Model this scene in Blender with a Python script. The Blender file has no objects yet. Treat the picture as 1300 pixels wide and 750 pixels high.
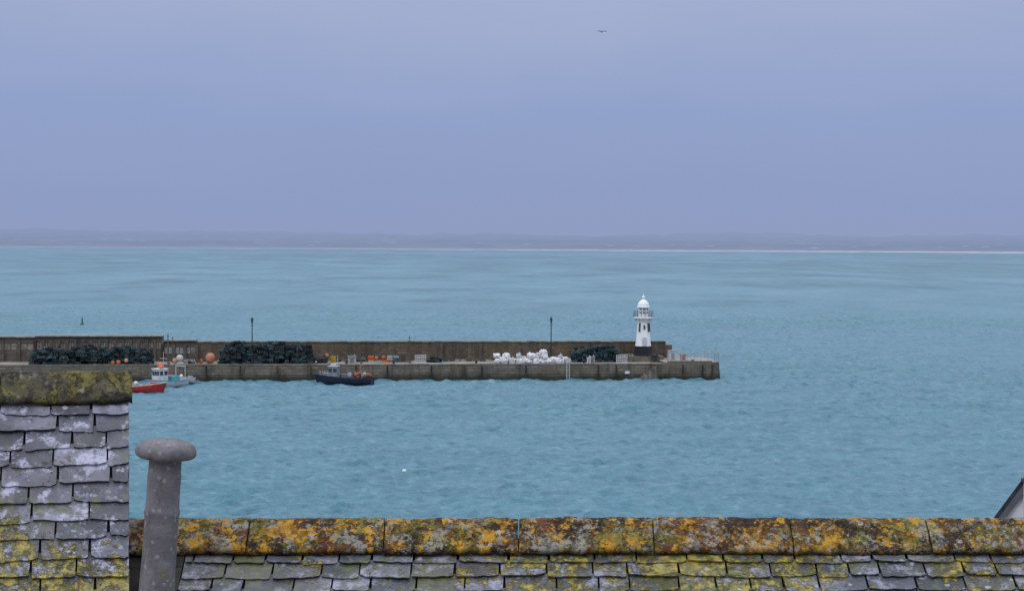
import bpy, math, random
import numpy as np
from mathutils import Vector, Matrix, noise
random.seed(7); np.random.seed(7)
scene=bpy.context.scene
R=random.random
def ru(a,b): return a+(b-a)*random.random()

# ------------------------------------------------------------ mesh builder
class MB:
    def __init__(s): s.v=[];s.f=[];s.c=[];s.m=[]
    def add(s,vs,fs,col,mi=0):
        o=len(s.v); s.v+= [tuple(p) for p in vs]
        for k,f in enumerate(fs):
            s.f.append(tuple(i+o for i in f)); s.m.append(mi)
            s.c.append(col[k] if isinstance(col,list) else col)
    def box(s,c,sz,col,rot=None,mi=0,taper=1.0):
        x,y,z=sz[0]/2,sz[1]/2,sz[2]/2; t=taper
        vs=[Vector(p) for p in [(-x,-y,-z),(x,-y,-z),(x,y,-z),(-x,y,-z),(-x*t,-y*t,z),(x*t,-y*t,z),(x*t,y*t,z),(-x*t,y*t,z)]]
        if rot is not None: vs=[rot@p for p in vs]
        c=Vector(c); vs=[p+c for p in vs]
        s.add(vs,[(0,3,2,1),(4,5,6,7),(0,1,5,4),(1,2,6,5),(2,3,7,6),(3,0,4,7)],col,mi)
    def cyl(s,p0,p1,r0,r1,n,col,mi=0):
        p0=Vector(p0);p1=Vector(p1);d=(p1-p0).normalized()
        a=d.orthogonal().normalized(); b=d.cross(a)
        vs=[]
        for p,r in((p0,r0),(p1,r1)):
            for i in range(n):
                t=2*math.pi*i/n; vs.append(p+a*(r*math.cos(t))+b*(r*math.sin(t)))
        fs=[(i,(i+1)%n,n+(i+1)%n,n+i) for i in range(n)]+[tuple(range(n-1,-1,-1)),tuple(range(n,2*n))]
        s.add(vs,fs,col,mi)
    def lathe(s,prof,n,col,c=(0,0,0),mi=0,ph=0.0):
        vs=[];cx,cy,cz=c
        for r,z in prof:
            for i in range(n):
                t=2*math.pi*i/n+ph; vs.append((cx+r*math.cos(t),cy+r*math.sin(t),cz+z))
        fs=[];cs=[]
        for j in range(len(prof)-1):
            for i in range(n):
                fs.append((j*n+i,j*n+(i+1)%n,(j+1)*n+(i+1)%n,(j+1)*n+i))
                cs.append(col[j] if isinstance(col,list) else col)
        fs.append(tuple(range(n-1,-1,-1))); cs.append(cs[0])
        k=(len(prof)-1)*n; fs.append(tuple(range(k,k+n))); cs.append(cs[-2])
        s.add(vs,fs,cs,mi)
    def ell(s,c,r,col,n=8,m=6,jit=0.0,mi=0,power=1.0):
        vs=[];fs=[]
        def sp(v): return math.copysign(abs(v)**power,v)
        for j in range(m+1):
            ph=math.pi*j/m-math.pi/2
            for i in range(n):
                t=2*math.pi*i/n; k=1+ru(-jit,jit)
                vs.append((c[0]+r[0]*sp(math.cos(ph))*sp(math.cos(t))*k,c[1]+r[1]*sp(math.cos(ph))*sp(math.sin(t))*k,c[2]+r[2]*sp(math.sin(ph))*k))
        for j in range(m):
            for i in range(n): fs.append((j*n+i,j*n+(i+1)%n,(j+1)*n+(i+1)%n,(j+1)*n+i))
        s.add(vs,fs,col,mi)
    def obj(s,name,mats,mat=None,smooth=False,parent=None):
        me=bpy.data.meshes.new(name); me.from_pydata(s.v,[],s.f)
        if not isinstance(mats,(list,tuple)): mats=[mats]
        for m in mats: me.materials.append(m)
        me.polygons.foreach_set('material_index',s.m)
        ca=me.color_attributes.new('Col','FLOAT_COLOR','CORNER')
        arr=[]
        for f,c in zip(s.f,s.c):
            arr += [c[0],c[1],c[2],1.0]*len(f)
        ca.data.foreach_set('color',arr)
        import bmesh
        bm=bmesh.new(); bm.from_mesh(me); bmesh.ops.recalc_face_normals(bm,faces=bm.faces); bm.to_mesh(me); bm.free()
        if smooth: me.polygons.foreach_set('use_smooth',[True]*len(me.polygons))
        o=bpy.data.objects.new(name,me); scene.collection.objects.link(o)
        if mat is not None: o.matrix_world=mat
        if parent is not None: o.parent=parent
        return o
def empty(name,loc=(0,0,0)):
    o=bpy.data.objects.new(name,None); o.empty_display_size=.3; scene.collection.objects.link(o); o.location=loc; return o

# ------------------------------------------------------------ node helpers
class NT:
    def __init__(s,mat): s.t=mat.node_tree; s.n=s.t.nodes; s.l=s.t.links
    def new(s,k,**kw):
        n=s.n.new(k)
        for a,b in kw.items(): setattr(n,a,b)
        return n
    def inp(s,sock,v):
        if v is None: return
        if hasattr(v,'is_output') or isinstance(v,bpy.types.NodeSocket): s.l.new(v,sock)
        else:
            if isinstance(v,(tuple,list)) and len(v)==3 and sock.type=='RGBA': v=(*v,1)
            sock.default_value=v
    def math(s,op,a,b=None,c=None,clamp=False):
        n=s.new('ShaderNodeMath',operation=op,use_clamp=clamp); s.inp(n.inputs[0],a); s.inp(n.inputs[1],b)
        if c is not None: s.inp(n.inputs[2],c)
        return n.outputs[0]
    def mix(s,f,a,b,bt='MIX'):
        n=s.new('ShaderNodeMix',data_type='RGBA',blend_type=bt,clamp_factor=True)
        s.inp(n.inputs[0],f); s.inp(n.inputs[6],a); s.inp(n.inputs[7],b); return n.outputs[2]
    def noise(s,vec,scale,detail=4,rough=.55,dist=0):
        n=s.new('ShaderNodeTexNoise'); s.inp(n.inputs['Vector'],vec); n.inputs['Scale'].default_value=scale
        n.inputs['Detail'].default_value=detail; n.inputs['Roughness'].default_value=rough; n.inputs['Distortion'].default_value=dist
        return n.outputs['Fac']
    def vor(s,vec,scale,feature='F1',out='Distance',rnd=1):
        n=s.new('ShaderNodeTexVoronoi',feature=feature); s.inp(n.inputs['Vector'],vec); n.inputs['Scale'].default_value=scale
        n.inputs['Randomness'].default_value=rnd
        return n.outputs[out]
    def step(s,x,a,b,lo=0.,hi=1.):
        n=s.new('ShaderNodeMapRange',interpolation_type='SMOOTHSTEP'); s.inp(n.inputs[0],x)
        n.inputs[1].default_value=a;n.inputs[2].default_value=b;n.inputs[3].default_value=lo;n.inputs[4].default_value=hi
        return n.outputs[0]
    def scale(s,vec,sc,loc=(0,0,0)):
        n=s.new('ShaderNodeMapping'); s.inp(n.inputs[0],vec); n.inputs['Scale'].default_value=sc; n.inputs['Location'].default_value=loc
        return n.outputs[0]
    def bump(s,h,strength,dist,normal=None):
        n=s.new('ShaderNodeBump'); s.inp(n.inputs['Height'],h); n.inputs['Strength'].default_value=strength; n.inputs['Distance'].default_value=dist
        if normal is not None: s.inp(n.inputs['Normal'],normal)
        return n.outputs[0]
def newmat(name):
    m=bpy.data.materials.new(name); m.use_nodes=True; t=NT(m)
    b=t.n['Principled BSDF']; tc=t.new('ShaderNodeTexCoord'); return m,t,b,tc.outputs['Object']
def vcmat(name,rough=.6,var=.35,scale=3.,spec=.3,bump=0.,metal=0.):
    m,t,b,P=newmat(name)
    a=t.new('ShaderNodeAttribute',attribute_name='Col').outputs['Color']
    n=t.noise(P,scale,5,.6); k=t.step(n,.25,.75,1-var,1+var*.6)
    comb=t.new('ShaderNodeCombineXYZ'); [t.inp(comb.inputs[i],k) for i in range(3)]
    c=t.mix(1.,a,comb.outputs[0],'MULTIPLY')
    t.inp(b.inputs['Base Color'],c); b.inputs['Roughness'].default_value=rough; b.inputs['Specular IOR Level'].default_value=spec
    b.inputs['Metallic'].default_value=metal
    if bump>0: t.inp(b.inputs['Normal'],t.bump(t.noise(P,scale*4,4),.6,bump))
    return m
M_paint=vcmat('weathered_paint',.5,.3,2.5)
M_gear=vcmat('fishing_gear',.85,.5,3.,.1)
M_white=vcmat('white_paint',.45,.1,1.2)
M_metal=vcmat('dark_metal',.5,.3,3.)

def stonemat(name,weed=True,bw=1.1,bh=.42,var=.5):
    m,t,b,P=newmat(name)
    a=t.new('ShaderNodeAttribute',attribute_name='Col').outputs['Color']
    sx=t.new('ShaderNodeSeparateXYZ'); t.inp(sx.inputs[0],P)
    xy=t.math('ADD',sx.outputs[0],sx.outputs[1])
    cb=t.new('ShaderNodeCombineXYZ'); t.inp(cb.inputs[0],xy); t.inp(cb.inputs[1],sx.outputs[2])
    br=t.new('ShaderNodeTexBrick'); t.inp(br.inputs['Vector'],cb.outputs[0])
    br.inputs['Scale'].default_value=1; br.inputs['Brick Width'].default_value=bw; br.inputs['Row Height'].default_value=bh
    br.inputs['Mortar Size'].default_value=.035; br.inputs['Mortar Smooth'].default_value=.3
    br.inputs['Color1'].default_value=(.72,.72,.72,1); br.inputs['Color2'].default_value=(1.2,1.17,1.12,1); br.inputs['Mortar'].default_value=(.6,.6,.6,1)
    c=t.mix(1.,a,br.outputs['Color'],'MULTIPLY')
    st=t.noise(t.scale(P,(1.3,1.3,.15)),1.,4,.6)
    c=t.mix(t.step(st,.48,.72,0,.7),c,(.04,.04,.037))
    n=t.noise(P,.35,4); c=t.mix(t.step(n,.5,.75,0,.6),c,(.11,.085,.045))
    n=t.noise(P,2.2,5,.7); c=t.mix(t.step(n,.56,.78,0,.6),c,(.27,.245,.2))
    if weed:
        zz=t.math('ADD',sx.outputs[2],t.math('MULTIPLY',t.noise(P,.8,4),-1.3))
        c=t.mix(t.step(zz,-.5,.75,.92,0),c,(.022,.026,.018))
    t.inp(b.inputs['Base Color'],c); b.inputs['Roughness'].default_value=.75; b.inputs['Specular IOR Level'].default_value=.25
    h=t.math('ADD',t.math('MULTIPLY',br.outputs['Fac'],-1.),t.noise(P,3,5))
    t.inp(b.inputs['Normal'],t.bump(h,.7,.06))
    return m
M_quay=stonemat('quay_granite')
M_wall=stonemat('parapet_rubble',False,.7,.33)
def deckmat():
    m,t,b,P=newmat('quay_deck')
    c=t.mix(t.step(t.noise(P,.4,5,.65),.3,.7),(.17,.15,.135),(.33,.295,.26))
    c=t.mix(t.step(t.noise(P,2.5,5,.65),.52,.75,0,.6),c,(.1,.09,.085))
    t.inp(b.inputs['Base Color'],c); t.inp(b.inputs['Roughness'],t.step(t.noise(P,.5,3),.4,.65,.35,.8)); return m
M_deck=deckmat()

# ------------------------------------------------------------ world, sun, camera
w=bpy.data.worlds.new("World"); scene.world=w; w.use_nodes=True
t=NT(w); bg=t.n['Background']
tc=t.new('ShaderNodeTexCoord').outputs['Generated']
sx=t.new('ShaderNodeSeparateXYZ'); t.inp(sx.inputs[0],tc)
nz=t.noise(t.scale(tc,(2.2,2.2,7.)),1.6,6,.6)
z2=t.math('ADD',sx.outputs[2],t.math('MULTIPLY',t.math('SUBTRACT',nz,.5),.085))
cr=t.new('ShaderNodeValToRGB'); t.inp(cr.inputs[0],z2)
els=[(0,(.268,.330,.53)),(.03,(.262,.328,.545)),(.075,(.276,.352,.580)),(.12,(.328,.395,.605)),(.165,(.385,.44,.635)),(.32,(.62,.68,.85)),(.6,(1.2,1.28,1.42)),(1,(1.62,1.71,1.85))]
e=cr.color_ramp.elements
while len(e)<len(els): e.new(.5)
for i,(p,c) in enumerate(els): e[i].position=p; e[i].color=(*c,1)
sky=t.new('ShaderNodeTexSky',sky_type='NISHITA'); sky.sun_disc=False
SUN_EL,SUN_AZ=math.radians(42),math.radians(215)
sky.sun_elevation=SUN_EL; sky.sun_rotation=SUN_AZ
veil=t.mix(.998,sky.outputs[0],cr.outputs[0])   # thick cloud deck in front of the clear sky
t.inp(bg.inputs[0],veil); bg.inputs[1].default_value=1.0
sun=bpy.data.lights.new('sun','SUN'); sun.energy=.55; sun.angle=math.radians(25); sun.color=(1,.96,.92)
so=bpy.data.objects.new('sun',sun); scene.collection.objects.link(so)
sd=Vector((math.sin(SUN_AZ)*math.cos(SUN_EL),math.cos(SUN_AZ)*math.cos(SUN_EL),math.sin(SUN_EL)))
so.rotation_euler=sd.to_track_quat('Z','Y').to_euler()

CH=20.0; FP=2194.
cam=bpy.data.cameras.new('camera'); co=bpy.data.objects.new('camera',cam); scene.collection.objects.link(co)
cam.sensor_width=36; cam.lens=36*FP/1300; cam.clip_start=.1; cam.clip_end=40000
co.matrix_world=Matrix.Translation((0,0,CH))@Matrix.Rotation(math.radians(90-1.737),4,'X')@Matrix.Rotation(math.radians(.31),4,'Z')
scene.camera=co
scene.view_settings.view_transform='Standard'; scene.view_settings.look='None'; scene.view_settings.exposure=0

def haze(t,b,fac,col):  # haze painted as emission mixed into a material; no fog volume
    em=t.new('ShaderNodeEmission'); t.inp(em.inputs[0],col)
    ms=t.new('ShaderNodeMixShader'); t.inp(ms.inputs[0],fac); t.l.new(b.outputs[0],ms.inputs[1]); t.l.new(em.outputs[0],ms.inputs[2])
    t.l.new(ms.outputs[0],t.n['Material Output'].inputs['Surface'])
# ------------------------------------------------------------ sea
def build_sea():
    xs=np.concatenate([[-16000,-9000,-5000,-2500,-1200,-600,-300,-180],np.arange(-140,140.1,.42),[180,300,600,1200,2500,5000,9000,16000]])
    ys=[-400,-100,40,80,105]; y=112.
    while y<620: ys.append(y); y*=1.0026
    ys+= [660,750,900,1200,1700,2500,3500,5000,8000,12000,18000]
    ys=np.array(ys,float)
    X,Y=np.meshgrid(xs,ys); Z=np.zeros_like(X)
    rng=np.random.RandomState(3)
    for i in range(70):
        lam=1.1*(6/1.1)**(rng.rand()**1.5); k=2*math.pi/lam
        th=math.radians(-65)+rng.normal()*.7
        amp=.0125*lam**.62
        ph=rng.rand()*6.28
        a=(X*math.cos(th)+Y*math.sin(th))*k+ph
        s=np.sin(a); Z+=amp*(s+.3*np.cos(2*a))
    Z+=.25*np.maximum(Z,0)
    gust=.75+.35*np.sin(X*.021+Y*.013+1)*np.sin(Y*.018-X*.008)
    fade=np.clip((Y-108)/10,0,1)*np.clip((640-Y)/200,0,1)*np.clip((150-abs(X))/15,0,1)
    Z*=gust*fade
    n,mm=X.shape
    co_=np.stack([X,Y,Z],-1).reshape(-1,3)
    idx=np.arange(n*mm).reshape(n,mm)
    q=np.stack([idx[:-1,:-1],idx[:-1,1:],idx[1:,1:],idx[1:,:-1]],-1).reshape(-1,4)
    me=bpy.data.meshes.new('sea'); me.vertices.add(len(co_)); me.vertices.foreach_set('co',co_.ravel())
    me.loops.add(q.size); me.loops.foreach_set('vertex_index',q.ravel().astype(np.int32))
    me.polygons.add(len(q)); me.polygons.foreach_set('loop_start',np.arange(0,q.size,4,dtype=np.int32))
    me.polygons.foreach_set('use_smooth',np.ones(len(q),bool))
    me.update(calc_edges=True); me.validate()
    o=bpy.data.objects.new('sea',me); scene.collection.objects.link(o)
    m,t,b,P=newmat('sea_water')
    sx=t.new('ShaderNodeSeparateXYZ'); t.inp(sx.inputs[0],P)
    n1=t.noise(t.scale(P,(.006,.02,1)),1,4,.55,.4)
    n2=t.noise(t.scale(P,(.07,.12,1)),1,5,.6,.3)
    n3=t.noise(t.scale(P,(.8,.8,1),(3,8,0)),1,5,.68)
    n6=t.noise(t.scale(P,(.22,.3,1),(9,1,0)),1,4,.65)
    n4=t.noise(t.scale(P,(.0016,.0011,1),(5,2,0)),1,5,.6)
    n5=t.noise(t.scale(P,(.016,.0065,1),(2,6,0)),1,5,.72)
    c=t.mix(t.step(n2,.3,.7),(.064,.172,.226),(.092,.224,.282))
    c=t.mix(t.step(n1,.35,.68,0,.55),c,(.108,.214,.292))
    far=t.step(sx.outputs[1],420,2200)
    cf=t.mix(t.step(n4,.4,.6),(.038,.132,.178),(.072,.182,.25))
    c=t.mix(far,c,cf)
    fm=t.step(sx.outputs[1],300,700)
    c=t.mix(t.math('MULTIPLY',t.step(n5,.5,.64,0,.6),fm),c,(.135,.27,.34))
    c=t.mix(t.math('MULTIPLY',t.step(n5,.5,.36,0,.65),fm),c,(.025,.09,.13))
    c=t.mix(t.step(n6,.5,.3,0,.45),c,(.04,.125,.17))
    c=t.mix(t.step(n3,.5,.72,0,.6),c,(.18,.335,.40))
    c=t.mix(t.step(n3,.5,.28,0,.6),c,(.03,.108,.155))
    wc=t.noise(t.scale(P,(.13,.022,1),(1,1,0)),1,6,.8)
    wm=t.math('MULTIPLY',t.step(wc,.645,.69),t.step(sx.outputs[1],380,900,0,.85))
    c=t.mix(wm,c,(.6,.64,.67))
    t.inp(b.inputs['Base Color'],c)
    b.inputs['Roughness'].default_value=.36; b.inputs['IOR'].default_value=1.33; b.inputs['Specular IOR Level'].default_value=.3
    h1=t.noise(t.scale(P,(1.2,1.5,1)),1,5,.65,.3)
    t.inp(b.inputs['Normal'],t.bump(h1,1.,.4))
    haze(t,b,t.step(sx.outputs[1],300,5200,0,.2),(.255,.325,.5))  # distance haze painted into the water as a glow growing seaward
    me.materials.append(m)
build_sea()

# ------------------------------------------------------------ far shore
def build_land():
    xs=np.linspace(-3200,3200,320); ys=np.array([4990,5010,5040,5090,5160,5260,5400,5600,5900,6300,6900,7600])
    prof=[-1,.8,2.5,5,12,17,20,28,38,46,58,30]
    mb=MB(); vs=[]
    for j,y in enumerate(ys):
        for x in xs:
            n=noise.noise(Vector((x*.0022,y*.002,3.))); n2=noise.noise(Vector((x*.014,y*.006,9.)))
            k=prof[j]*(1+ .35*n+.18*n2)*(1.02-.00003*x) if j>1 else prof[j]
            vs.append((x,y+40*noise.noise(Vector((x*.002,0,1))),k))
    nx=len(xs); fs=[(j*nx+i,j*nx+i+1,(j+1)*nx+i+1,(j+1)*nx+i) for j in range(len(ys)-1) for i in range(nx-1)]
    mb.add(vs,fs,(1,1,1))
    m,t,b,P=newmat('hazy_far_land')
    sx=t.new('ShaderNodeSeparateXYZ'); t.inp(sx.inputs[0],P)
    n=t.noise(t.scale(P,(.004,.004,.03)),1,5,.65)
    c=t.mix(t.step(n,.35,.7),(.03,.05,.03),(.18,.19,.14))
    c=t.mix(t.step(t.vor(t.scale(P,(.012,.01,.01)),1),.2,.06,0,.9),c,(.75,.73,.7))
    c=t.mix(t.step(sx.outputs[2],7,3),c,(.3,.28,.25))
    t.inp(b.inputs['Base Color'],c); b.inputs['Roughness'].default_value=1; b.inputs['Specular IOR Level'].default_value=0
    # rain haze painted as a glow into the land material, stronger towards the hilltops
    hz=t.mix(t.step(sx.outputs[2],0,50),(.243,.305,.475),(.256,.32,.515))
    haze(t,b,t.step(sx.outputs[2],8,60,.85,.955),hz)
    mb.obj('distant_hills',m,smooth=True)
    mb=MB()
    for k in range(420):
        x=ru(-3000,3000); yy=ru(4700,4985)
        dens=.12+.88*min(1,max(0,(x+700)/2000))
        if R()>dens: continue
        L=ru(25,150); h=ru(.5,1.8)*(0.35+.65*dens)
        mb.add([(x-L/2,yy,.02),(x+L/2,yy,.02),(x+L*.35,yy+6,h),(x-L*.35,yy+6,h),(x+L/2,yy+14,.02),(x-L/2,yy+14,.02)],[(0,1,2,3),(3,2,4,5)],(.7,.73,.75))
    for i in range(120):
        x=-3000+i*50; d=.4+.6*min(1,max(0,(x+900)/1500))
        mb.add([(x,4978,.05),(x+50,4978,.05),(x+50,4990,(.8+R())*d),(x,4990,(.8+R())*d)],[(0,1,2,3)],(.68,.71,.74))
    m,t,b,P=newmat('surf_foam'); b.inputs['Base Color'].default_value=(.7,.72,.75,1); b.inputs['Roughness'].default_value=.9
    sx=t.new('ShaderNodeSeparateXYZ'); t.inp(sx.inputs[0],P)
    haze(t,b,t.step(sx.outputs[0],-1100,1300,.8,.6),(.26,.33,.5))  # haze glow mixed into the foam, strongest on the left
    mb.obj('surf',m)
build_land()

# ------------------------------------------------------------ pier frame
TH=math.radians(6.2); PM=Matrix.Translation((0,252,0))@Matrix.Rotation(TH,4,'Z')
def U(b,v):   # image pixel column -> distance along the pier, v metres behind its harbour face
    q=(b-650)/FP; return (q*(252+v*math.cos(TH))+v*math.sin(TH))/(math.cos(TH)-q*math.sin(TH))
def at(b,v,z,rz=0): return PM@Matrix.Translation((U(b,v),v,z))@Matrix.Rotation(rz,4,'Z')
DZ=2.2
def build_pier():
    mb=MB(); g=(.16,.14,.115)
    u0=U(-250,0); u1=U(846,0); u2=U(916,0)
    def prism(poly,z0,z1,col,mi,mt=None):
        n=len(poly); vs=[(x,y,z0) for x,y in poly]+[(x,y,z1) for x,y in poly]
        mb.add(vs,[(i,(i+1)%n,n+(i+1)%n,n+i) for i in range(n)],col,mi)
        mb.add([(x,y,z1) for x,y in poly],[tuple(range(n))],col,mi if mt is None else mt)
    segs=90; top=[];bot=[]
    for i in range(segs+1):
        u=u0+(u1-u0)*i/segs
        top.append((u,.0+.05*noise.noise(Vector((u*.3,0,0))),DZ)); bot.append((u,-.35+.08*noise.noise(Vector((u*.4,5,0))),-2.))
    vs=bot+top; k=segs+1
    mb.add(vs,[(i,i+1,k+i+1,k+i) for i in range(segs)],g,0)
    prism([(u0,.6),(u1,.6),(u1,12.2),(u0,12.2)],-2,DZ-.0,g,0,1)
    mb.add([(u0,-.02,DZ),(u1,-.02,DZ),(u1,.6,DZ),(u0,.6,DZ)],[(0,1,2,3)],g,1)
    u=u0
    while u<u1-.5:
        L=ru(1.2,2.2); L=min(L,u1-u)
        sh=ru(.8,1.25); mb.box((u+L/2,.28,DZ+.09+ru(-.02,.02)),(L-.04,.62,.2),(.21*sh,.19*sh,.16*sh),None,2); u+=L
    head=[(u1+.003,-.05),(u2-1.2,-.05),(u2,1.2),(u2+.25,10),(u2-1,12.2),(u1+.003,12.2)]
    hb=[(u1+.003,-.4),(u2-1.1,-.4),(u2+.3,1.0),(u2+.6,10.2),(u2-.8,12.6),(u1+.003,12.6)]
    n=len(head); vs=[(x,y,-2) for x,y in hb]+[(x,y,2.55) for x,y in head]
    mb.add(vs,[(i,(i+1)%n,n+(i+1)%n,n+i) for i in range(n)],g,0); mb.add([(x,y,2.55) for x,y in head],[tuple(range(n))],g,1)
    mb.box(((u1+u2)/2-.5,.2,2.65),(u2-u1-1.6,.55,.2),(.21,.19,.16),None,2)
    us=U(836,-.6)
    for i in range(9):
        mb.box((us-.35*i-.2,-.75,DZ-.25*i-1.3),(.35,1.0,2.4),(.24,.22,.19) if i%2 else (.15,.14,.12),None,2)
    mb.box((us-.1,-.75,.4),(.12,1.3,3.9),(.1,.09,.08),None,2)
    for b in (262,305,352,395,452,492,548,590,612,668,760,783,868,893,905):
        mb.box((U(b,-.3),-.42,.6),(.22,.22,3.2),(.035,.03,.025),None,2)
    o=mb.obj('stone_pier',[M_quay,M_deck,M_wall],PM)
    mb=MB(); ua=U(250,10); ub=U(846,10); wc=(.13,.105,.078)
    segs=70; 
    for i in range(segs):
        x0=ua+(ub-ua)*i/segs; x1=ua+(ub-ua)*(i+1)/segs
        h=4.9+.09*noise.noise(Vector((i*.7,0,0)))
        sh=ru(.8,1.15); c=tuple(a*sh for a in wc)
        mb.box(((x0+x1)/2,11.1,(DZ+h)/2),(x1-x0,1.8,h-DZ),c)
        mb.box(((x0+x1)/2,11.1,h+.09),(x1-x0-.03,2.,.18),(.18*sh,.16*sh,.13*sh))
    mb.box((ub+.5,11.,3.4),(1.0,1.6,2.2),wc); mb.box((ub+1.3,11.,3.0),(.7,1.5,1.3),wc)
    for b in (390,455,560,610,735,790):
        mb.box((U(b,10),10.05,3.45),(.5,.4,2.5),(.11,.095,.08))
    mb.obj('sea_wall',M_wall,PM)
    mb=MB()
    def bay(b0,b1,ht,opn,cw):
        x0=U(b0,9.4); x1=U(b1,9.4)
        mb.box(((x0+x1)/2,10.8,(DZ+ht)/2),(x1-x0-.01,2.4,ht-DZ),cw)
        if opn:
            n=opn; st=(x1-x0)/n
            for i in range(n+1):
                mb.box((x0+i*st,9.5,(DZ+ht-.45)/2),(.45,.4,ht-DZ-.45),(.11,.1,.09))
            for i in range(n):
                c=x0+(i+.5)*st; 
                mb.box((c,9.58,ht-1.35),(st-.5,.04,.95),(.3,.29,.28)); mb.box((c,9.54,ht-1.35),(.1,.05,.95),(.1,.1,.09))
                mb.box((c,9.55,ht-.78),(st-.46,.14,.14),(.1,.09,.085))
        mb.box(((x0+x1)/2,10.7,ht+.07),(x1-x0,2.9,.16),(.27,.25,.24))
    bay(-250,-60,5.75,0,(.15,.13,.12)); bay(-60,44,5.75,5,(.15,.13,.12))
    bay(44,206,5.85,16,(.14,.12,.1)); bay(206,249,5.2,3,(.13,.115,.1))
    mb.obj('harbour_wall',M_wall,PM)
build_pier()

# ------------------------------------------------------------ lighthouse
def build_lighthouse():
    e=MB(); W=(.8,.8,.8); K=(.02,.02,.022)
    e.lathe([(1.42,-.5),(1.42,.25),(1.34,.3),(1.3,1.35),(1.36,1.4),(1.36,1.5)],8,[K]*5,ph=.39)
    e.lathe([(1.24,1.5),(1.2,1.7),(1.0,3.6),(.9,5.0),(.98,5.15),(.98,5.25),(1.25,5.6),(1.55,5.72),(1.55,5.88)],8,W,ph=.39)
    e.lathe([(.78,5.88),(.78,6.35)],8,W,ph=.39)
    e.lathe([(.7,6.3),(.7,7.3)],8,(.25,.3,.34),ph=.39)
    for i in range(8):
        a=.39+i*math.pi/4; x,y=.75*math.cos(a),.75*math.sin(a); e.cyl((x,y,6.3),(x,y,7.35),.055,.055,6,W)
    e.lathe([(.76,6.78),(.78,6.8),(.78,6.86),(.76,6.88)],8,W,ph=.39)
    e.lathe([(.8,7.3),(.98,7.34),(.98,7.46),(.9,7.55),(.84,7.9),(.62,8.25),(.3,8.5),(.16,8.56),(.16,8.75),(.24,8.83),(.26,8.95),(.18,9.07),(.05,9.12),(.03,9.6),(.01,9.62)],16,W)
    for i in range(16):
        a=i*math.pi/8; x,y=1.5*math.cos(a),1.5*math.sin(a)
        e.cyl((x,y,5.85),(x,y,6.75),.035,.035,5,(.12,.12,.13))
        a2=a+math.pi/8
        for z in(6.1,6.42,6.75): e.cyl((x,y,z),(1.5*math.cos(a2),1.5*math.sin(a2),z),.03,.03,5,(.12,.12,.13))
        c=1.12
        if i%2==0: e.box((c*math.cos(a),c*math.sin(a),5.5),(.5,.1,.35),(.5,.5,.52),Matrix.Rotation(a,3,'Z'))
    for a in (-math.pi/2-math.pi/4,-math.pi/2,-math.pi/2+math.pi/4,math.pi/2,0):
        rt=Matrix.Rotation(a,3,'Z')@Matrix.Rotation(math.radians(-5),3,'Y')
        if a==-math.pi/2:
            e.box(rt@Vector((1.0,0,0))+Vector((0,0,4.3)),(.12,.22,.6),(.03,.03,.035),rt)
        else:
            e.box(rt@Vector((.98,0,0))+Vector((0,0,4.25)),(.12,.24,1.3),(.05,.05,.06),rt)
    e.box((0,-1.22,2.2),(.62,.1,1.3),(.5,.52,.55),None)
    e.obj('lighthouse',M_white,at(817,8.,3.0))
    p=MB(); p.box((0,0,.42),(5.2,3.6,.82),(.2,.18,.15)); p.box((0,-2.0,.2),(3,.5,.4),(.2,.18,.15))
    p.obj('lighthouse_plinth',M_wall,at(819,8.,DZ-.02))
build_lighthouse()

# ------------------------------------------------------------ quay furniture
def lamp(b,v,h):
    mb=MB(); K=(.02,.02,.022)
    mb.lathe([(.22,0),(.22,.25),(.16,.35),(.13,.9),(.16,.95),(.09,1.05),(.065,h-1.2),(.1,h-1.15),(.05,h-1.05)],8,K)
    mb.box((0,0,h-1.3),(.7,.04,.04),K)
    mb.lathe([(.08,h-1.05),(.16,h-.95),(.24,h-.45)],4,(.06,.065,.07),ph=.78); mb.lathe([(.3,h-.45),(.18,h-.25),(.06,h-.15),(.03,h)],4,K,ph=.78)
    mb.obj('street_lamp',M_metal,at(b,v,DZ))
lamp(320,3.0,6.9); lamp(700,5,6.9)
def post(b,v,h,r,name='mooring_pole',col=(.09,.08,.075)):
    mb=MB(); mb.cyl((0,0,0),(0,0,h),r,r*.8,6,col); mb.box((0,0,h*.93),(.35,.05,.08),col); mb.box((.1,0,.15),(.35,.35,.3),col)
    mb.obj(name,M_metal,at(b,v,DZ))
post(520,5,4.0,.06); post(458,4,2.6,.06); post(213,3,4.4,.09); post(219,6,3.9,.05); post(245,3,2.8,.06)

def railing(pts,h,col,name,step=1.4,r=.03):
    mb=MB()
    for (a,b) in zip(pts[:-1],pts[1:]):
        a=Vector(a);b=Vector(b);n=max(1,int((b-a).length/step))
        for i in range(n+1):
            p=a+(b-a)*i/n; mb.cyl(p,p+Vector((0,0,h)),r,r,5,col)
        for k in(.5,1.): mb.cyl(a+Vector((0,0,h*k)),b+Vector((0,0,h*k)),r*.8,r*.8,5,col)
    mb.obj(name,M_metal,PM)
railing([(U(848,.6),.6,2.74),(U(908,.6),.6,2.74),(U(913,3),3,2.55),(U(914,9),9.5,2.55),(U(850,9.5),9.5,2.55)],1.15,(.3,.31,.32),'metal_railing',1.0,.035)
railing([(U(752,7),7,DZ),(U(804,7),7,DZ)],1.1,(.6,.6,.62),'white_railing',1.2,.03)
railing([(U(836,-.1),-.1,DZ+.2),(U(812,-.1),-.1,DZ-1.9)],.95,(.12,.1,.09),'stair_rail',1.0,.03)

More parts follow.
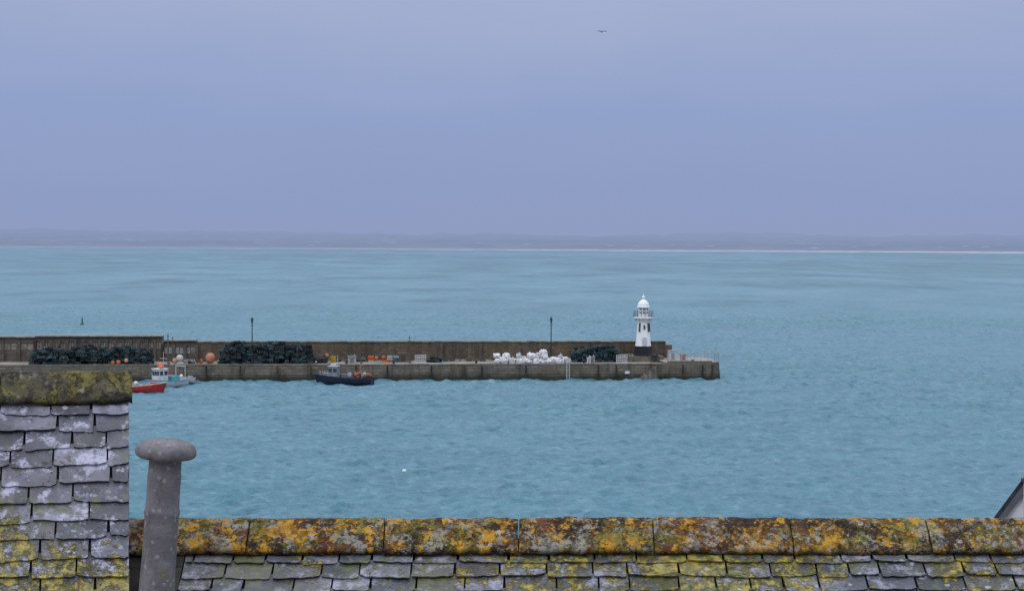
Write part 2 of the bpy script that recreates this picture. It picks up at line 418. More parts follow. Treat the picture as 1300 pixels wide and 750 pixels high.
def ladder(b,col,z0,z1):
    mb=MB()
    for s in(-.22,.22): mb.cyl((s,0,z0),(s,0,z1),.045,.045,5,col)
    z=z0
    while z<z1: mb.cyl((-.22,0,z),(.22,0,z),.03,.03,5,col); z+=.3
    mb.obj('quay_ladder',M_metal,at(b,-.45,0))
ladder(722,(.5,.51,.51),.1,3.0); ladder(420,(.1,.09,.08),.0,2.6); ladder(575,(.09,.08,.07),0,2.5)

def pots(b0,b1,v0,v1,layers,name,tint=(.03,.04,.045),dens=.93,accent=.05):
    mb=MB(); ux0=U(b0,(v0+v1)/2);ux1=U(b1,(v0+v1)/2)
    x=ux0
    while x<ux1:
        edge=min((x-ux0)/1.6,(ux1-x)/1.2,1.)
        for v in np.arange(v0,v1,.85):
            top=layers*(.68+.32*edge)*(.9+.42*noise.noise(Vector((x*.4,v*.5,b0))))
            z=0
            while z<top:
                if R()<dens:
                    k=ru(.35,1.6); c=tuple(a*k for a in tint)
                    if R()<.25: c=(.02*k,.05*k,.055*k)
                    rc=(.08*k,.09*k,.095*k)
                    if R()<accent: rc=random.choice([(.35,.1,.04),(.05,.2,.3),(.3,.3,.28),(.1,.25,.1)])
                    rt=Matrix.Rotation(ru(-.5,.5)+(1.57 if R()<.4 else 0),3,'Z')@Matrix.Rotation(ru(-.35,.35),3,'X')@Matrix.Rotation(ru(-.3,.3),3,'Y')
                    cc=Vector((x+ru(-.2,.2),v+ru(-.15,.15),z+.2))
                    L,Wd,H=.38,.27,.36
                    prof=[(-Wd,-.19),(Wd,-.19),(Wd,.06),(Wd*.6,.19),(-Wd*.6,.19),(-Wd,.06)]
                    vs=[rt@Vector((s*L,p,q))+cc for s in(-1,1) for p,q in prof]; n=6
                    mb.add(vs,[(i,(i+1)%n,n+(i+1)%n,n+i) for i in range(n)]+[tuple(range(n)),tuple(range(n,2*n))],c)
                    for s in(-1,0,1):
                        for i in range(1,6):
                            a=rt@Vector((s*L*1.02,prof[i][0]*1.06,prof[i][1]*1.1))+cc; bq=rt@Vector((s*L*1.02,prof[(i+1)%6][0]*1.06,prof[(i+1)%6][1]*1.1))+cc
                            mb.cyl(a,bq,.022,.022,3,rc)
                z+=.40
        x+=.78
    for k in range(int((ux1-ux0)*3)):
        x=ru(ux0+.3,ux1-.3); v=ru(v0-.2,v1-.5)
        mb.ell((x,v,layers*ru(.1,1.0)),(ru(.2,.5),ru(.2,.5),ru(.12,.35)),random.choice([(.02,.035,.035),(.02,.024,.024),(.06,.065,.055),(.02,.05,.055)]),7,5,.3)
    mb.obj(name,M_gear,PM@Matrix.Translation((0,0,DZ)))
pots(283,396,3.2,6.6,2.85,'lobster_pot_stack')
pots(44,196,3.2,6.4,2.1,'lobster_pot_stack',accent=.09)
pots(728,786,6.0,8.2,2.2,'lobster_pot_stack',(.02,.045,.055))
pots(398,416,5,6.6,1.0,'lobster_pot_stack',accent=.2)
pots(545,560,6,7.5,.6,'lobster_pot_stack',accent=.3)

def bags():
    mb=MB(); 
    for row,(v,zb) in enumerate(((2.4,0),(3.1,.0),(4.0,0),(2.9,.75),(3.7,.85))):
        x=U(629,v)+ru(0,.5)
        while x<U(726 if row<3 else 715,v):
            if R()<(.9 if row<3 else .55):
                s=ru(.32,.62); h=s*ru(.6,1.0); c=ru(.45,.8); 
                mb.ell((x,v+ru(-.25,.25),zb+h*.8+ru(-.05,.1)),(s,s*.95,h),(c,c,c*1.02),11,8,.14,power=ru(.45,.85))
                if R()<.6: mb.cyl((x,v,zb+h*1.5),(x+ru(-.25,.25),v,zb+h*1.5+.25),.1,.2,6,(c*.85,c*.85,c*.88))
                if R()<.4: mb.box((x,v-s*.9,zb+h*.6),(.3,.06,.2),(.2,.25,.33))
            x+=ru(.5,1.05)
    mb.obj('bulk_bag_pile',M_gear,PM@Matrix.Translation((0,0,DZ)))
bags()
def crates(b0,b1,v,cols,layers,name):
    mb=MB(); x=U(b0,v)
    while x<U(b1,v):
        for k in range(random.randint(1,layers)):
            c=random.choice(cols); z=k*.34+.17; rt=Matrix.Rotation(ru(-.2,.2),3,'Z')
            o=Vector((x,v+ru(-.1,.1),z))
            mb.box(o+Vector((0,0,-.14)),(.72,.46,.04),c,rt)
            for s in(-1,1):
                mb.box(o+rt@Vector((0,s*.23,0)),(.74,.03,.3),c,rt); mb.box(o+rt@Vector((s*.36,0,0)),(.03,.44,.3),c,rt)
            mb.box(o+rt@Vector((0,-.25,.13)),(.76,.03,.05),tuple(q*.7 for q in c),rt)
        x+=ru(.8,1.1)
    mb.obj(name,M_gear,PM@Matrix.Translation((0,0,DZ)))
crates(406,428,6.,[(.5,.33,.05),(.45,.3,.06),(.3,.25,.08)],4,'yellow_fish_crates')
crates(471,508,6.5,[(.55,.09,.04),(.6,.2,.05),(.05,.12,.2),(.4,.4,.4)],3,'fish_crates')
crates(430,470,7.5,[(.06,.07,.08),(.15,.12,.1),(.2,.2,.2)],2,'fish_crates')
crates(558,626,8,[(.1,.1,.1),(.2,.15,.1),(.05,.12,.15),(.3,.3,.3)],1,'fish_crates')
crates(236,262,4,[(.1,.1,.1),(.4,.15,.08),(.4,.4,.4)],2,'fish_crates')
crates(760,806,6,[(.3,.3,.32),(.1,.1,.12),(.25,.2,.15)],1,'fish_crates')
def orange_buoys(lst,name='mooring_buoys'):
    mb=MB()
    for b,v,z,r,c in lst:
        mb.ell((U(b,v),v,z+r),(r,r,r*1.05),c,12,8); mb.cyl((U(b,v),v,z+2*r),(U(b,v),v,z+2*r+.15),.09,.07,6,(.05,.05,.05))
    mb.obj(name,M_paint,PM@Matrix.Translation((0,0,DZ)),smooth=True)
O=(.5,.14,.06)
orange_buoys([(267,3.5,.1,.75,(.42,.17,.1)),(255,4,0,.35,O),(278,4,0,.3,(.45,.33,.05)),(160,2.5,.3,.3,(.45,.25,.17)),(228,3,.4,.5,(.5,.5,.5)),(222,3.2,.1,.4,(.45,.25,.18)),
   (478,5,.5,.25,O),(487,5,.5,.3,(.45,.08,.04)),(415,4.5,.9,.28,O),(150,2.,.1,.3,O),(143,2.,.1,.25,O)])
def gate(b,v):
    mb=MB(); c=(.6,.6,.62)
    for x in np.linspace(-.8,.8,6): mb.box((x,0,.55),(.06,.06,1.1),c)
    for z in(.05,.4,.75,1.08): mb.box((0,-.04,z),(1.66,.05,.08),c)
    for z in(.3,.7): mb.box((0,.5,z),(1.5,.6,.3),(.3,.3,.32))
    mb.obj('pallet_stack',M_paint,at(b,v,DZ))
gate(534,6); gate(790,5)
def hut(b,v,sz,col,name,z=DZ):
    mb=MB(); mb.box((0,0,sz[2]/2),sz,col); mb.box((0,0,sz[2]+.05),(sz[0]+.15,sz[1]+.15,.1),tuple(q*.7 for q in col)); mb.box((0,-sz[1]/2-.02,sz[2]*.45),(sz[0]*.4,.04,sz[2]*.7),tuple(q*.5 for q in col))
    mb.box((sz[0]*.3,0,sz[2]+.2),(.15,.15,.3),col)
    mb.obj(name,M_paint,at(b,v,z))
hut(854,6,(1.2,1.,1.3),(.45,.47,.5),'equipment_cabinet',2.55); hut(832,5.5,(.9,.9,1.),(.04,.04,.045),'equipment_cabinet')
hut(752,4,(.8,.7,.9),(.3,.3,.3),'equipment_cabinet'); hut(748,3.,(.5,.5,.8),(.6,.6,.6),'equipment_cabinet')
hut(512,7,(1.6,1.,1.2),(.12,.09,.08),'equipment_cabinet'); hut(447,6,(1.2,1,.9),(.3,.3,.32),'equipment_cabinet')
hut(868,5,(.8,.8,.8),(.4,.3,.25),'equipment_cabinet',2.55)
mb=MB(); mb.box((0,0,0),(.7,.06,.4),(.6,.6,.6)); mb.box((0,-.04,0),(.6,.03,.3),(.7,.7,.72)); mb.obj('pier_sign',M_paint,at(797,-.3,1.1))
for b in (240,365,440,500,605,742,880):
    mb=MB(); mb.lathe([(.2,0),(.17,.1),(.15,.45),(.24,.52),(.22,.64),(.08,.68)],10,(.03,.03,.03)); mb.obj('bollard',M_metal,at(b,1.2,DZ))

# ------------------------------------------------------------ boats
def boat(name,L,B,H,hullc,stripe,loc,rz,kind):
    mb=MB(); n=18; secs=[]
    for i in range(n+1):
        s=i/n; x=-L/2+L*s
        bw=B/2*(0.86+.14*math.sin(min(s/.4,1)*math.pi/2))*(1-max(0,(s-.5)/.5)**2.3) 
        sh=H*(.72+.5*max(0,s-.25)**1.6)
        kz=-.45+ .35*max(0,(s-.75)/.25)**2
        pr=[(1,sh),(1.0,sh-.12),(.97,.45*sh),(.86,.12),(.6,-.2),(0,kz)]
        rk=.5*max(0,(s-.7)/.3)
        secs.append([(x+rk*(z-0)/H*.9,max(.03,bw*p),z) for p,z in pr])
    k=6
    for sd in(1,-1):
        vs=[(x,y*sd if j<5 else 0,z) for sec in secs for j,(x,y,z) in enumerate(sec)]
        fs=[];cs=[]
        for i in range(n):
            for j in range(k-1):
                fs.append((i*k+j,(i+1)*k+j,(i+1)*k+j+1,i*k+j+1)); cs.append(stripe if j==0 else hullc if j<3 else (.06,.02,.02))
        mb.add(vs,fs,cs)
    tr=[(x,y,z) for x,y,z in secs[0]]+[(x,-y,z) for x,y,z in reversed(secs[0][:-1])]
    mb.add(tr,[tuple(range(len(tr)))],hullc)
    dk=[(s[1][0],s[1][1]*.93,s[1][2]-.28) for s in secs]; vs=dk+[(x,-y,z) for x,y,z in dk]
    mb.add(vs,[(i,i+1,n+1+i+1,n+1+i) for i in range(n)],(.25,.24,.22))
    for sd in(1,-1):
        for i in range(n):
            a=secs[i][0];b_=secs[i+1][0]; mb.cyl((a[0],a[1]*sd,a[2]),(b_[0],b_[1]*sd,b_[2]),.05,.05,5,stripe)
    W=(.55,.58,.6); G=(.04,.05,.06)
    def house(x,w,l,z0,h,c,roofc):
        mb.box((x,0,z0+h/2),(l,w,h),c,None,0,.93)
        mb.box((x,0,z0+h+.04),(l*1.08,w*1.05,.09),roofc)
        for sd in(1,-1):
            for q in(-.25,.25): mb.box((x+l*q,sd*w*.485,z0+h*.68),(l*.34,.05,h*.32),G)
        for q in(-.3,0,.3): mb.box((x+l*.485,w*q,z0+h*.68),(.05,w*.24,h*.34),G)
    if kind==1:
        z0=H*.7; house(L*.2,B*.55,L*.17,z0,1.55,(.2,.23,.27),(.4,.42,.44))
        mb.box((L*.33,0,z0+.35),(L*.13,B*.5,.55),(.18,.2,.24))
        mb.cyl((L*.13,0,z0+1),(L*.13,0,z0+3.2),.05,.03,6,(.4,.4,.42)); mb.box((L*.13,0,z0+2.5),(.06,1.0,.06),(.4,.4,.42)); mb.box((L*.2,0,z0+1.85),(.7,.3,.2),(.6,.62,.62))
        for sd in(1,-1):
            mb.cyl((-L*.34,sd*B*.36,z0),(-L*.3,sd*B*.3,z0+1.75),.05,.05,6,(.35,.2,.15))
        mb.cyl((-L*.3,B*.3,z0+1.75),(-L*.3,-B*.3,z0+1.75),.05,.05,6,(.35,.2,.15))
        mb.cyl((-L*.3,0,z0+1.75),(L*.13,0,z0+2.9),.015,.015,4,(.15,.15,.15)); mb.cyl((L*.45,0,z0+.6),(L*.13,0,z0+3.),.015,.015,4,(.15,.15,.15))
        for i in range(12):
            mb.ell((-L*.44+i*.2+ru(-.1,.1),ru(-.8,.8),z0+ru(.2,.75)),(.28,.26,.26),random.choice([(.5,.13,.05),(.3,.1,.06),(.12,.1,.09),(.06,.08,.1),(.4,.35,.3)]),8,6)
        mb.box((-L*.05,0,z0+.2),(1.6,1.1,.6),(.12,.13,.14)); mb.box((-.1*L,.4,z0+.5),(.5,.5,.5),(.35,.35,.36))
        mb.cyl((0,-B*.47,H*.4),(0,-B*.5,H*.41),.2,.2,8,(.03,.03,.03)); mb.box((L*.32,-B*.40,H*.62),(.7,.05,.2),(.6,.6,.6),Matrix.Rotation(-.25,3,'Z')); mb.box((-L*.3,-B*.475,H*.5),(.9,.05,.16),(.5,.5,.5))
        for i in range(6):
            x=L*.28+i*.28; mb.cyl((x,-B*.33+i*.13,z0+.25),(x,-B*.33+i*.13,z0+.95),.02,.02,4,(.5,.5,.5)); mb.cyl((x,B*.33-i*.13,z0+.25),(x,B*.33-i*.13,z0+.95),.02,.02,4,(.5,.5,.5))
    elif kind==2:
        z0=H*.72; house(L*.16,B*.62,L*.24,z0,1.7,W,(.7,.72,.74))
        mb.ell((L*.12,-.2,z0+2.15),(.42,.42,.42),(.6,.13,.08),10,8); mb.ell((L*.2,.5,z0+2.0),(.3,.3,.3),(.6,.18,.1),10,8); mb.ell((-L*.08,-.5,z0+1.2),(.4,.4,.4),(.5,.1,.08),10,8)
        mb.cyl((L*.06,0,z0+1.5),(L*.06,0,z0+4.),.05,.03,6,(.5,.5,.52)); mb.box((L*.06,0,z0+3.1),(.06,1.3,.06),(.5,.5,.5))
        mb.box((-L*.2,0,z0+.3),(1.4,1.2,.7),(.1,.35,.42)); mb.box((-L*.35,.3,z0+.25),(.7,.7,.6),(.5,.5,.52))
        for sd in(1,-1): mb.cyl((-L*.42,sd*B*.36,z0),(-L*.42,sd*B*.36,z0+1.9),.05,.05,6,W)
        mb.cyl((-L*.42,-B*.36,z0+1.9),(-L*.42,B*.36,z0+1.9),.05,.05,6,W)
    else:
        z0=H*.7; mb.box((L*.3,0,z0+.2),(L*.2,B*.5,.45),(.5,.06,.05)); 
        for q in(-.25,.0,.2): mb.box((L*q,0,z0+.05),(.35,B*.82,.07),(.35,.25,.15))
        mb.box((-L*.5-.15,0,z0+.2),(.3,.4,.7),(.05,.05,.06)); mb.ell((-L*.1,.2,z0+.3),(.3,.3,.3),(.6,.6,.6),8,6); mb.box((-L*.33,0,z0+.15),(.6,.5,.4),(.3,.35,.4))
    mb.obj(name,M_paint,Matrix.Translation(loc)@Matrix.Rotation(rz,4,'Z'))
def SW(b,dist): return ((b-650)/FP*dist,dist,0)
boat('fishing_boat',8.0,2.9,1.35,(.012,.018,.035),(.035,.04,.055),SW(438,243),math.radians(180-8),1)
boat('fishing_boat',6.6,2.5,1.25,(.38,.42,.45),(.12,.35,.42),SW(210,236),math.radians(-125),2)
boat('rowing_boat',6.0,2.3,1.3,(.4,.03,.028),(.5,.48,.46),SW(178,228),math.radians(12),3)
boat('fishing_boat',5.4,2.,1.0,(.3,.33,.36),(.5,.5,.5),SW(226,243.5),math.radians(170),3)

mb=MB(); g=(.02,.16,.10); mb.lathe([(.5,-.4),(.5,.2),(.4,.35),(.2,.4)],14,g); mb.lathe([(.2,.4),(.18,1.2),(.12,1.4)],8,g); mb.lathe([(.3,1.2),(.02,1.9)],8,g)
mb.obj('channel_buoy',M_paint,Matrix.Translation(SW(104,411)))
def fl(b,d,r,c):
    mb=MB(); mb.ell((0,0,r*.35),(r,r,r*.9),c,14,10); mb.cyl((0,0,r*1.1),(0,0,r*1.6),r*.18,r*.12,6,(.1,.1,.1)); mb.lathe([(r*.3,r*1.1),(r*.36,r*1.16),(r*.2,r*1.22)],10,c)
    mb.obj('float_buoy',M_paint,Matrix.Translation(SW(b,d)),smooth=True)
fl(514,150.5,.2,(.7,.7,.7)); fl(436,165,.12,(.03,.03,.04)); fl(243,179,.18,(.03,.03,.04)); fl(464,156.5,.12,(.03,.08,.09)); fl(500,241,.15,(.5,.5,.5))
def gull(loc,s,rz,name='seagull'):
    mb=MB(); G=(.16,.17,.19)
    mb.ell((0,0,0),(.22*s,.07*s,.07*s),(.4,.4,.4),10,8); mb.ell((.24*s,0,.03*s),(.06*s,.045*s,.045*s),(.5,.5,.5),8,6); mb.cyl((.29*s,0,.03*s),(.35*s,0,.02*s),.012*s,.004*s,5,(.5,.35,.05))
    mb.add([(-.2*s,-.03*s,0),(-.2*s,.03*s,0),(-.34*s,.07*s,0),(-.34*s,-.07*s,0)],[(0,1,2,3)],(.5,.5,.5))
    for sd in(1,-1):
        P=[(.1,.05,.03),(-.1,.05,.03),(.14,.32,.16),(-.06,.32,.15),(-.0,.7,.06),(-.1,.66,.06)]
        mb.add([(x*s,y*s*sd,z*s) for x,y,z in P],[(0,1,3,2),(2,3,5,4)],G)
    mb.obj(name,M_paint,Matrix.Translation(loc)@Matrix.Rotation(rz,4,'Z')@Matrix.Rotation(.35,4,'Y'))
gull((10.2,200,CH+267/FP*200),.85,1.8)

# ------------------------------------------------------------ near roofs
def slatemat(name,lich,glare,glare_col=(.36,.36,.47)):
    m,t,b,P=newmat(name)
    a=t.new('ShaderNodeAttribute',attribute_name='Col').outputs['Color']
    n=t.noise(P,9,6,.65); c=t.mix(t.step(n,.35,.65,0,.85),a,t.mix(1.,a,(.3,.3,.34),'MULTIPLY'))
    c=t.mix(t.step(t.noise(t.scale(P,(1,1,1),(4,4,4)),10,6,.74),.5,.62,0,glare),c,glare_col)  # pale patches paint the sky glare of wet slate into the colour
    c=t.mix(t.step(t.noise(t.scale(P,(1,1,1),(9,1,4)),45,4,.7),.56,.68,0,.8),c,(.025,.025,.03))
    col=t.noise(P,1.7,3,.5,.3); sx=t.new('ShaderNodeSeparateXYZ'); t.inp(sx.inputs[0],P)
    colony=t.math('ADD',col,t.math('MULTIPLY',t.math('SUBTRACT',lich[1],sx.outputs[2]),lich[2]))
    sp=t.noise(t.scale(P,(1,1,1),(2,7,1)),17,6,.75)
    f=t.math('ADD',t.math('MULTIPLY',colony,.9),sp)
    yel=t.mix(t.step(t.noise(P,33,4),.35,.65),(.13,.105,.02),(.36,.28,.04))
    c=t.mix(t.step(f,lich[0],lich[0]+.07,0,.95),c,yel)
    f3=t.math('ADD',t.math('MULTIPLY',t.noise(t.scale(P,(1,1,1),(5,9,2)),2.6,3,.5),.9),t.noise(t.scale(P,(1,1,1),(6,2,2)),24,6,.72))
    c=t.mix(t.step(f3,.98,1.08,0,.8),c,(.09,.10,.035))
    v=t.vor(t.scale(P,(1,1,1),(1,2,3)),17); g=t.math('ADD',v,t.math('MULTIPLY',t.noise(P,70,4,.7),.35))
    c=t.mix(t.math('MULTIPLY',t.step(g,.40,.30),t.step(t.noise(P,3.1,2),.48,.6,0,.75)),c,(.36,.38,.37))
    t.inp(b.inputs['Base Color'],c)
    t.inp(b.inputs['Roughness'],t.step(t.noise(P,12,4),.3,.7,.22,.6)); b.inputs['Specular IOR Level'].default_value=.65
    h=t.math('ADD',t.noise(t.scale(P,(1,1,1)),16,6,.72),t.math('MULTIPLY',t.step(f,lich[0],lich[0]+.1),.5))
    t.inp(b.inputs['Normal'],t.bump(h,.9,.012))
    return m
def ridgemat(name,base1,base2,orange,amount,white,dark):
    m,t,b,P=newmat(name)
    def off(i): return t.scale(P,(1,1,1),(3*i,7*i,i))
    c=t.mix(t.step(t.noise(P,8,5,.65),.35,.65),base1,base2)
    def layer(c,i,big,small,thr,w,colr,op):
        f=t.math('ADD',t.math('MULTIPLY',t.noise(off(i),big,3,.5,.5),.75),t.noise(off(i+.5),small,7,.75))
        return t.mix(t.step(f,thr,thr+w,0,op),c,colr),f
    oc=t.mix(t.step(t.noise(P,25,4,.6),.35,.65),orange[0],orange[1])
    c,f=layer(c,1,4.2,17,amount,.07,oc,.95)
    c,_=layer(c,2,6,26,amount+.02,.07,orange[2],.9)
    c,_=layer(c,3,5,20,amount+.02,.06,dark,.92)
    c,_=layer(c,4,9,40,amount+.06,.05,(.30,.29,.25),white)
    c,_=layer(c,5,11,32,amount+.09,.05,orange[1],.95)
    v=t.vor(off(6),13); g=t.math('ADD',v,t.math('MULTIPLY',t.noise(P,50,4,.7),.4))
    c=t.mix(t.math('MULTIPLY',t.step(g,.44,.36),t.step(t.noise(P,4.1,2),.46,.56,0,white)),c,(.40,.39,.35))
    c=t.mix(t.step(t.noise(off(7),70,4,.7),.52,.68,0,.7),c,(.03,.022,.018))
    t.inp(b.inputs['Base Color'],c); b.inputs['Roughness'].default_value=.8; b.inputs['Specular IOR Level'].default_value=.25
    h=t.math('ADD',t.noise(P,28,6,.7),t.math('MULTIPLY',t.step(f,amount,amount+.1),.7))
    t.inp(b.inputs['Normal'],t.bump(h,1.,.014)); return m
M_slL=slatemat('wing_slate',(1.07,19.1,.5),.85,(.42,.42,.55))
M_slM=slatemat('main_slate',(.95,18.6,.0),.6)
M_rgM=ridgemat('red_ridge_clay',(.065,.024,.016),(.15,.05,.026),[(.26,.11,.012),(.47,.25,.022),(.17,.15,.03)],.85,.75,(.035,.022,.017))
M_rgL=ridgemat('mossy_ridge_clay',(.055,.048,.035),(.10,.088,.055),[(.12,.10,.028),(.17,.145,.04),(.08,.08,.034)],.87,.3,(.03,.027,.022))
M_dark=vcmat('roof_underlay',.9,.4,8.,.1)
M_render=vcmat('wall_render',.85,.25,1.5,.2)

def slates(O,a,d,nrm,x0,x1,courses,gauge,wr,pal,mat,name,parent,thick=.007):
    mb=MB()
    for ci in range(courses):
        x=x0-ru(0,.12)
        row_j=ru(-.004,.004)
        while x<x1:
            wd=ru(*wr); xe=x+wd
            xs=max(x,x0); xe2=min(xe,x1)
            if xe2-xs>.03:
                gp=.003; top=ci*gauge-.03; bot=(ci+1)*gauge+ru(-.007,.008)+row_j
                lift=ru(.0,.008); skew=ru(-.007,.007)
                nb=8; pts=[(xs+gp,top),(xe2-gp,top)]
                for k in range(nb+1):
                    q=k/nb; xx=xe2-gp-(xe2-xs-2*gp)*q
                    yy=bot+skew*(q-.5)*2+ru(-.0035,.0035)
                    if k in(0,nb): yy-=ru(0,.01); xx+= (-1 if k==0 else 1)*ru(0,.005)
                    pts.append((xx,yy))
                def pos(p,h):
                    q=(p[1]-top)/(bot-top)
                    return O+a*p[0]+d*p[1]+nrm*(h+.003+q*(.010+lift))
                U_=[pos(p,thick) for p in pts]; L_=[pos(p,0) for p in pts]; n=len(pts)
                k=ru(.55,1.35); c0=random.choice(pal); col=tuple(q*k for q in c0); dk=tuple(q*.3 for q in col)
                mb.add(U_+L_,[tuple(range(n))]+[tuple(range(2*n-1,n-1,-1))]+[(i,(i+1)%n,n+(i+1)%n,n+i) for i in range(n)],[col,dk]+[dk]*n)
            x=xe
    return mb.obj(name,mat,parent=parent)

def ridge(O,a,hd,x0,joints,x1,wing,pitch,mat,name,parent,seed):
    mb=MB(); js=[x0]+joints+[x1]; up=Vector((0,0,1))
    for j in range(len(js)-1):
        A,B=js[j]+.0025,js[j+1]-.0025; n=max(6,int((B-A)/.015)); dz=ru(-.004,.004); dy=ru(-.005,.005); tl=ru(-.006,.006)
        prof=[]
        for q in np.linspace(-1,1,31):
            s=abs(q)*wing; r=.03
            hh=math.sqrt(s*s+r*r)-r
            prof.append((math.copysign(s,q)*math.cos(pitch), -hh*math.sin(pitch)*1.0))
        top=[];bt=[]
        for i in range(n+1):
            f=i/n; x=A+(B-A)*f
            for (h,z) in prof:
                p=O+a*x+hd*(h+dy)+up*(z+dz+tl*(f-.5))
                rr=noise.noise(Vector((x*9+seed,h*12,z*12)))*.008+noise.noise(Vector((x*32+seed,h*40,z*40)))*.005
                edge=max(0,abs(h)/(wing*math.cos(pitch))-.85)*6
                p=p+(up*.7+hd*(.7 if h>0 else -.7))*rr - (up*.7+hd*(.7 if h>0 else -.7))*(edge*.012*noise.noise(Vector((x*14,seed,h))))+up*edge*.008*noise.noise(Vector((x*22,seed,3)))
                if i in(0,n): p=p-(up*.7+hd*(.7 if h>0 else -.7))*.005
                top.append(p); bt.append(p-up*.022)
        k=len(prof); off=len(top)
        fs=[(i*k+q,i*k+q+1,(i+1)*k+q+1,(i+1)*k+q) for i in range(n) for q in range(k-1)]
        fs+=[(off+i*k+q,off+(i+1)*k+q,off+(i+1)*k+q+1,off+i*k+q+1) for i in range(n) for q in range(k-1)]
        for q in range(k-1):
            fs.append((q,off+q,off+q+1,q+1)); fs.append((n*k+q,n*k+q+1,off+n*k+q+1,off+n*k+q))
        for i in range(n):
            fs.append((i*k,(i+1)*k,off+(i+1)*k,off+i*k)); e=k-1; fs.append((i*k+e,off+i*k+e,off+(i+1)*k+e,(i+1)*k+e))
        mb.add(top+bt,fs,(1,1,1))
    return mb.obj(name,mat,smooth=True,parent=parent)
def solid(poly_a,poly_b,col,mat,name,parent):
    mb=MB(); n=len(poly_a); mb.add(list(poly_a)+list(poly_b),[tuple(range(n)),tuple(range(n,2*n))]+[(i,(i+1)%n,n+(i+1)%n,n+i) for i in range(n)],col)
    return mb.obj(name,mat,parent=parent)

mh=empty('slate_roofed_house')
pm=math.radians(35); O=Vector((0,7.3,18.848-.012)); a=Vector((1,0,.0072)).normalized(); hd=Vector((0,-1,0)); up=Vector((0,0,1))
S=7.3/FP; JX=[(b-650)*S for b in (318,490,660,830,1005,1178)]; JX+= [JX[-1]+.572*i for i in range(1,5)]; X0=(150-650)*S-.05; X1=JX[-1]+.57
ridge(O,a,hd,X0,JX,X1,.185,math.radians(43),M_rgM,'ridge_tiles',mh,1.3)
d=(hd*math.cos(pm)-up*math.sin(pm)); n_=(hd*math.sin(pm)+up*math.cos(pm))
Os=O-up*.075
PAL=[(.08,.09,.12),(.12,.13,.16),(.06,.07,.09),(.13,.13,.14),(.10,.095,.08),(.16,.17,.2)]
slates(Os+d*.10,a,d,n_,(241-650)*S,X1,40,.081,(.125,.215),PAL,M_slM,'front_slates',mh)
d2=(-hd*math.cos(pm)-up*math.sin(pm)); n2=(-hd*math.sin(pm)+up*math.cos(pm))
slates(Os+d2*.10,a,d2,n2,X0,X1,20,.16,(.2,.3),PAL,M_slM,'back_slates',mh)
def section(x,k=0): 
    p=Os+a*x-up*.012; return [p,p+d*4.2,p+d*4.2-up*12.3,p+d2*4.2-up*12.3,p+d2*4.2]
solid(section(X0+.01),section(X1),(.035,.033,.035),M_dark,'roof_deck_and_walls',mh)
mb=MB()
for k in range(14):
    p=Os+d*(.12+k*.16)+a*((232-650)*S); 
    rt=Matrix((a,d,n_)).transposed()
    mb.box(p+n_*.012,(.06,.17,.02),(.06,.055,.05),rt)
    mb.box(p+n_*.006+a*(-.12),(.17,.17,.012),(.035,.03,.028),rt)  # dark brown strip standing in for the shadow wedge left of the leadwork
mb.obj('lead_flashing_and_shade_strip',M_dark,parent=mh)

wh=empty('slate_wing_house')
rr=Vector((-.2158,.9764,0)); aL=Vector((-.9764,-.2158,0)); hdL=-rr; pl=math.radians(50)
OL=Vector((-1.547+.006,7.0,19.478))
ridge(OL,aL,hdL,-.004,[.512,1.06,1.6],2.2,.158,math.radians(50),M_rgL,'ridge_tiles',wh,7.7)
dL=(hdL*math.cos(pl)-up*math.sin(pl)); nL=(hdL*math.sin(pl)+up*math.cos(pl))
OsL=OL-up*.06
PL=[(.13,.13,.175),(.10,.10,.14),(.19,.185,.24),(.07,.07,.095),(.14,.135,.16),(.24,.235,.3)]
slates(OsL+dL*.075,aL,dL,nL,.008,2.2,30,.081,(.13,.27),PL,M_slL,'front_slates',wh,.009)
d2L=(-hdL*math.cos(pl)-up*math.sin(pl)); n2L=(-hdL*math.sin(pl)+up*math.cos(pl))
slates(OsL+d2L*.075,aL,d2L,n2L,.008,2.2,14,.16,(.2,.3),PL,M_slL,'back_slates',wh)
def secL(x):
    p=OsL+aL*x-up*.012; return [p,p+dL*2.5,p+dL*2.5-up*12,p+d2L*2.5-up*12,p+d2L*2.5]
solid(secL(.03),secL(2.2),(.05,.045,.04),M_dark,'roof_deck_and_walls',wh)

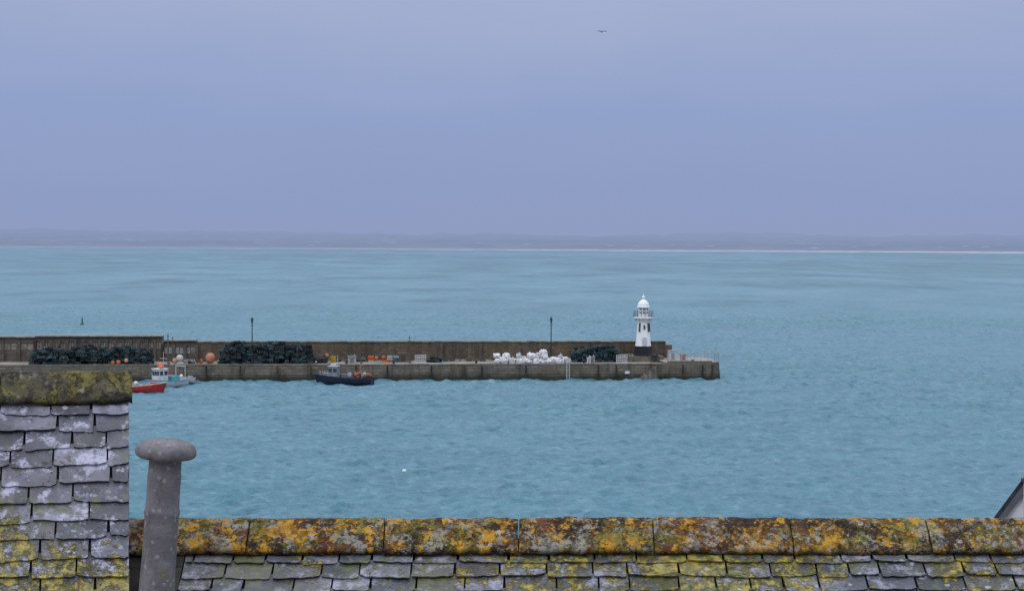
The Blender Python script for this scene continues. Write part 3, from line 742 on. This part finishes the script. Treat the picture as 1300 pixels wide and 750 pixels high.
def flue():
    m,t,b,P=newmat('asbestos_cement')
    c=t.mix(t.step(t.noise(P,7,5,.65),.35,.65),(.13,.12,.135),(.21,.20,.22))
    c=t.mix(t.step(t.noise(t.scale(P,(1,1,.25)),30,5,.7),.5,.66,0,.7),c,(.07,.065,.07))
    v=t.math('ADD',t.vor(P,30),t.math('MULTIPLY',t.noise(P,80,4,.7),.4))
    c=t.mix(t.step(v,.46,.36,0,.5),c,(.34,.34,.36))
    c=t.mix(t.step(t.noise(P,13,5,.7),.56,.64,0,.75),c,(.15,.135,.08))
    t.inp(b.inputs['Base Color'],c); b.inputs['Roughness'].default_value=.8
    t.inp(b.inputs['Normal'],t.bump(t.noise(P,50,6,.75),1.,.01))
    mb=MB()
    prof=[(.001,0),(.03,-.001),(.06,-.005),(.085,-.013),(.099,-.025),(.105,-.038),(.105,-.052),(.100,-.062),(.09,-.068),(.07,-.072),(.056,-.075),
          (.056,-.12),(.058,-.126),(.058,-.245),(.061,-.25),(.0615,-.262),(.059,-.27),(.059,-.4),(.061,-.5),(.061,-.9),(.062,-1.55)]
    pr=[]
    for p,q in zip(prof[:-1],prof[1:]):
        nn=max(1,int(abs(q[1]-p[1])/.03))
        for i in range(nn): pr.append((p[0]+(q[0]-p[0])*i/nn,p[1]+(q[1]-p[1])*i/nn))
    pr.append(prof[-1])
    mb.lathe(pr,48,(1,1,1))
    mb.v=[(x*(1+.03*noise.noise(Vector((x*20,y*20,z*14)))),y*(1+.03*noise.noise(Vector((x*20,y*20,z*14)))),z+.002*noise.noise(Vector((x*40,y*40,z*10)))) for x,y,z in mb.v]
    mb.lathe([(.12,-1.32),(.11,-1.30),(.07,-1.24),(.066,-1.2)],24,(1,1,1))
    top=Vector(((211.5-650)/FP*6.0,6.0,CH-(557-306)/FP*6.0))
    mb.obj('chimney_flue_pipe',m,Matrix.Translation(top)@Matrix.Rotation(math.radians(3.8),4,'Y'),smooth=True)
flue()

# neighbouring white gabled bay, lower down the hill on the right
def gable():
    h=empty('white_gabled_house')
    D=Vector((.5,.866,0)); g=Vector((.866,-.5,0)); dn=Vector((0,0,-10))
    le=Vector((8.40,30,15.10)); pk=le+g*1.5+Vector((0,0,2.2)); re=le+g*3.0; L=D*7
    solid([le,pk,re,re+dn,le+dn],[p+L for p in [le,pk,re,re+dn,le+dn]],(.66,.67,.7),M_render,'walls',h)
    F=-D
    for q,nm in((le,'roof'),(re,'roof_far')):
        dd=(q-pk).normalized(); nn=D.cross(dd).normalized(); nn=nn if nn.z>0 else -nn
        e=q+dd*.2
        A=[pk+F*.08,e+F*.08,e+F*.08+nn*.07,pk+F*.08+nn*.07]; solid(A,[p+D*7.4 for p in A],(.04,.04,.05),M_dark,nm,h)
        B=[pk-nn*.09+F*.1,e-nn*.09+F*.1,e+nn*.0+F*.1,pk+nn*.0+F*.1]; solid(B,[p+D*.03 for p in B],(.09,.10,.12),M_paint,'bargeboard',h)
    mb=MB(); c=Vector((8.92,29.5,15.98))
    mb.box(c+Vector((0,0,-.5)),(.2,.24,.9),(.6,.6,.63)); mb.box(c,(.28,.3,.06),(.03,.03,.035)); mb.box(c+Vector((.0,0,.09)),(.22,.24,.12),(.03,.03,.035),None,0,.45)
    mb.obj('chimney',M_paint,parent=h)
    mb=MB(); c=le+g*1.5+Vector((0,0,-.2))+F*.03; rt=Matrix((g,D,up)).transposed()
    mb.box(c,(.9,.06,1.1),(.04,.05,.06),rt); mb.box(c+F*.03,(.06,.06,1.1),(.6,.6,.6),rt); mb.obj('window',M_paint,parent=h)
gable()

mb=MB(); vs=[];N=24
for j in range(N+1):
    for i in range(N+1):
        x=-160+i*320/N; y=-120+j*185/N
        z=3.2 if y>35 else 3.2+(35-y)*.09
        vs.append((x,y,z))
fs=[(j*(N+1)+i,j*(N+1)+i+1,(j+1)*(N+1)+i+1,(j+1)*(N+1)+i) for j in range(N) for i in range(N)]
mb.add(vs,fs,(.12,.115,.11)); mb.add([(-160,65,3.2),(160,65,3.2),(160,65.4,-2),(-160,65.4,-2)],[(0,1,2,3)],(.15,.14,.12))
mb.obj('ground',M_deck)
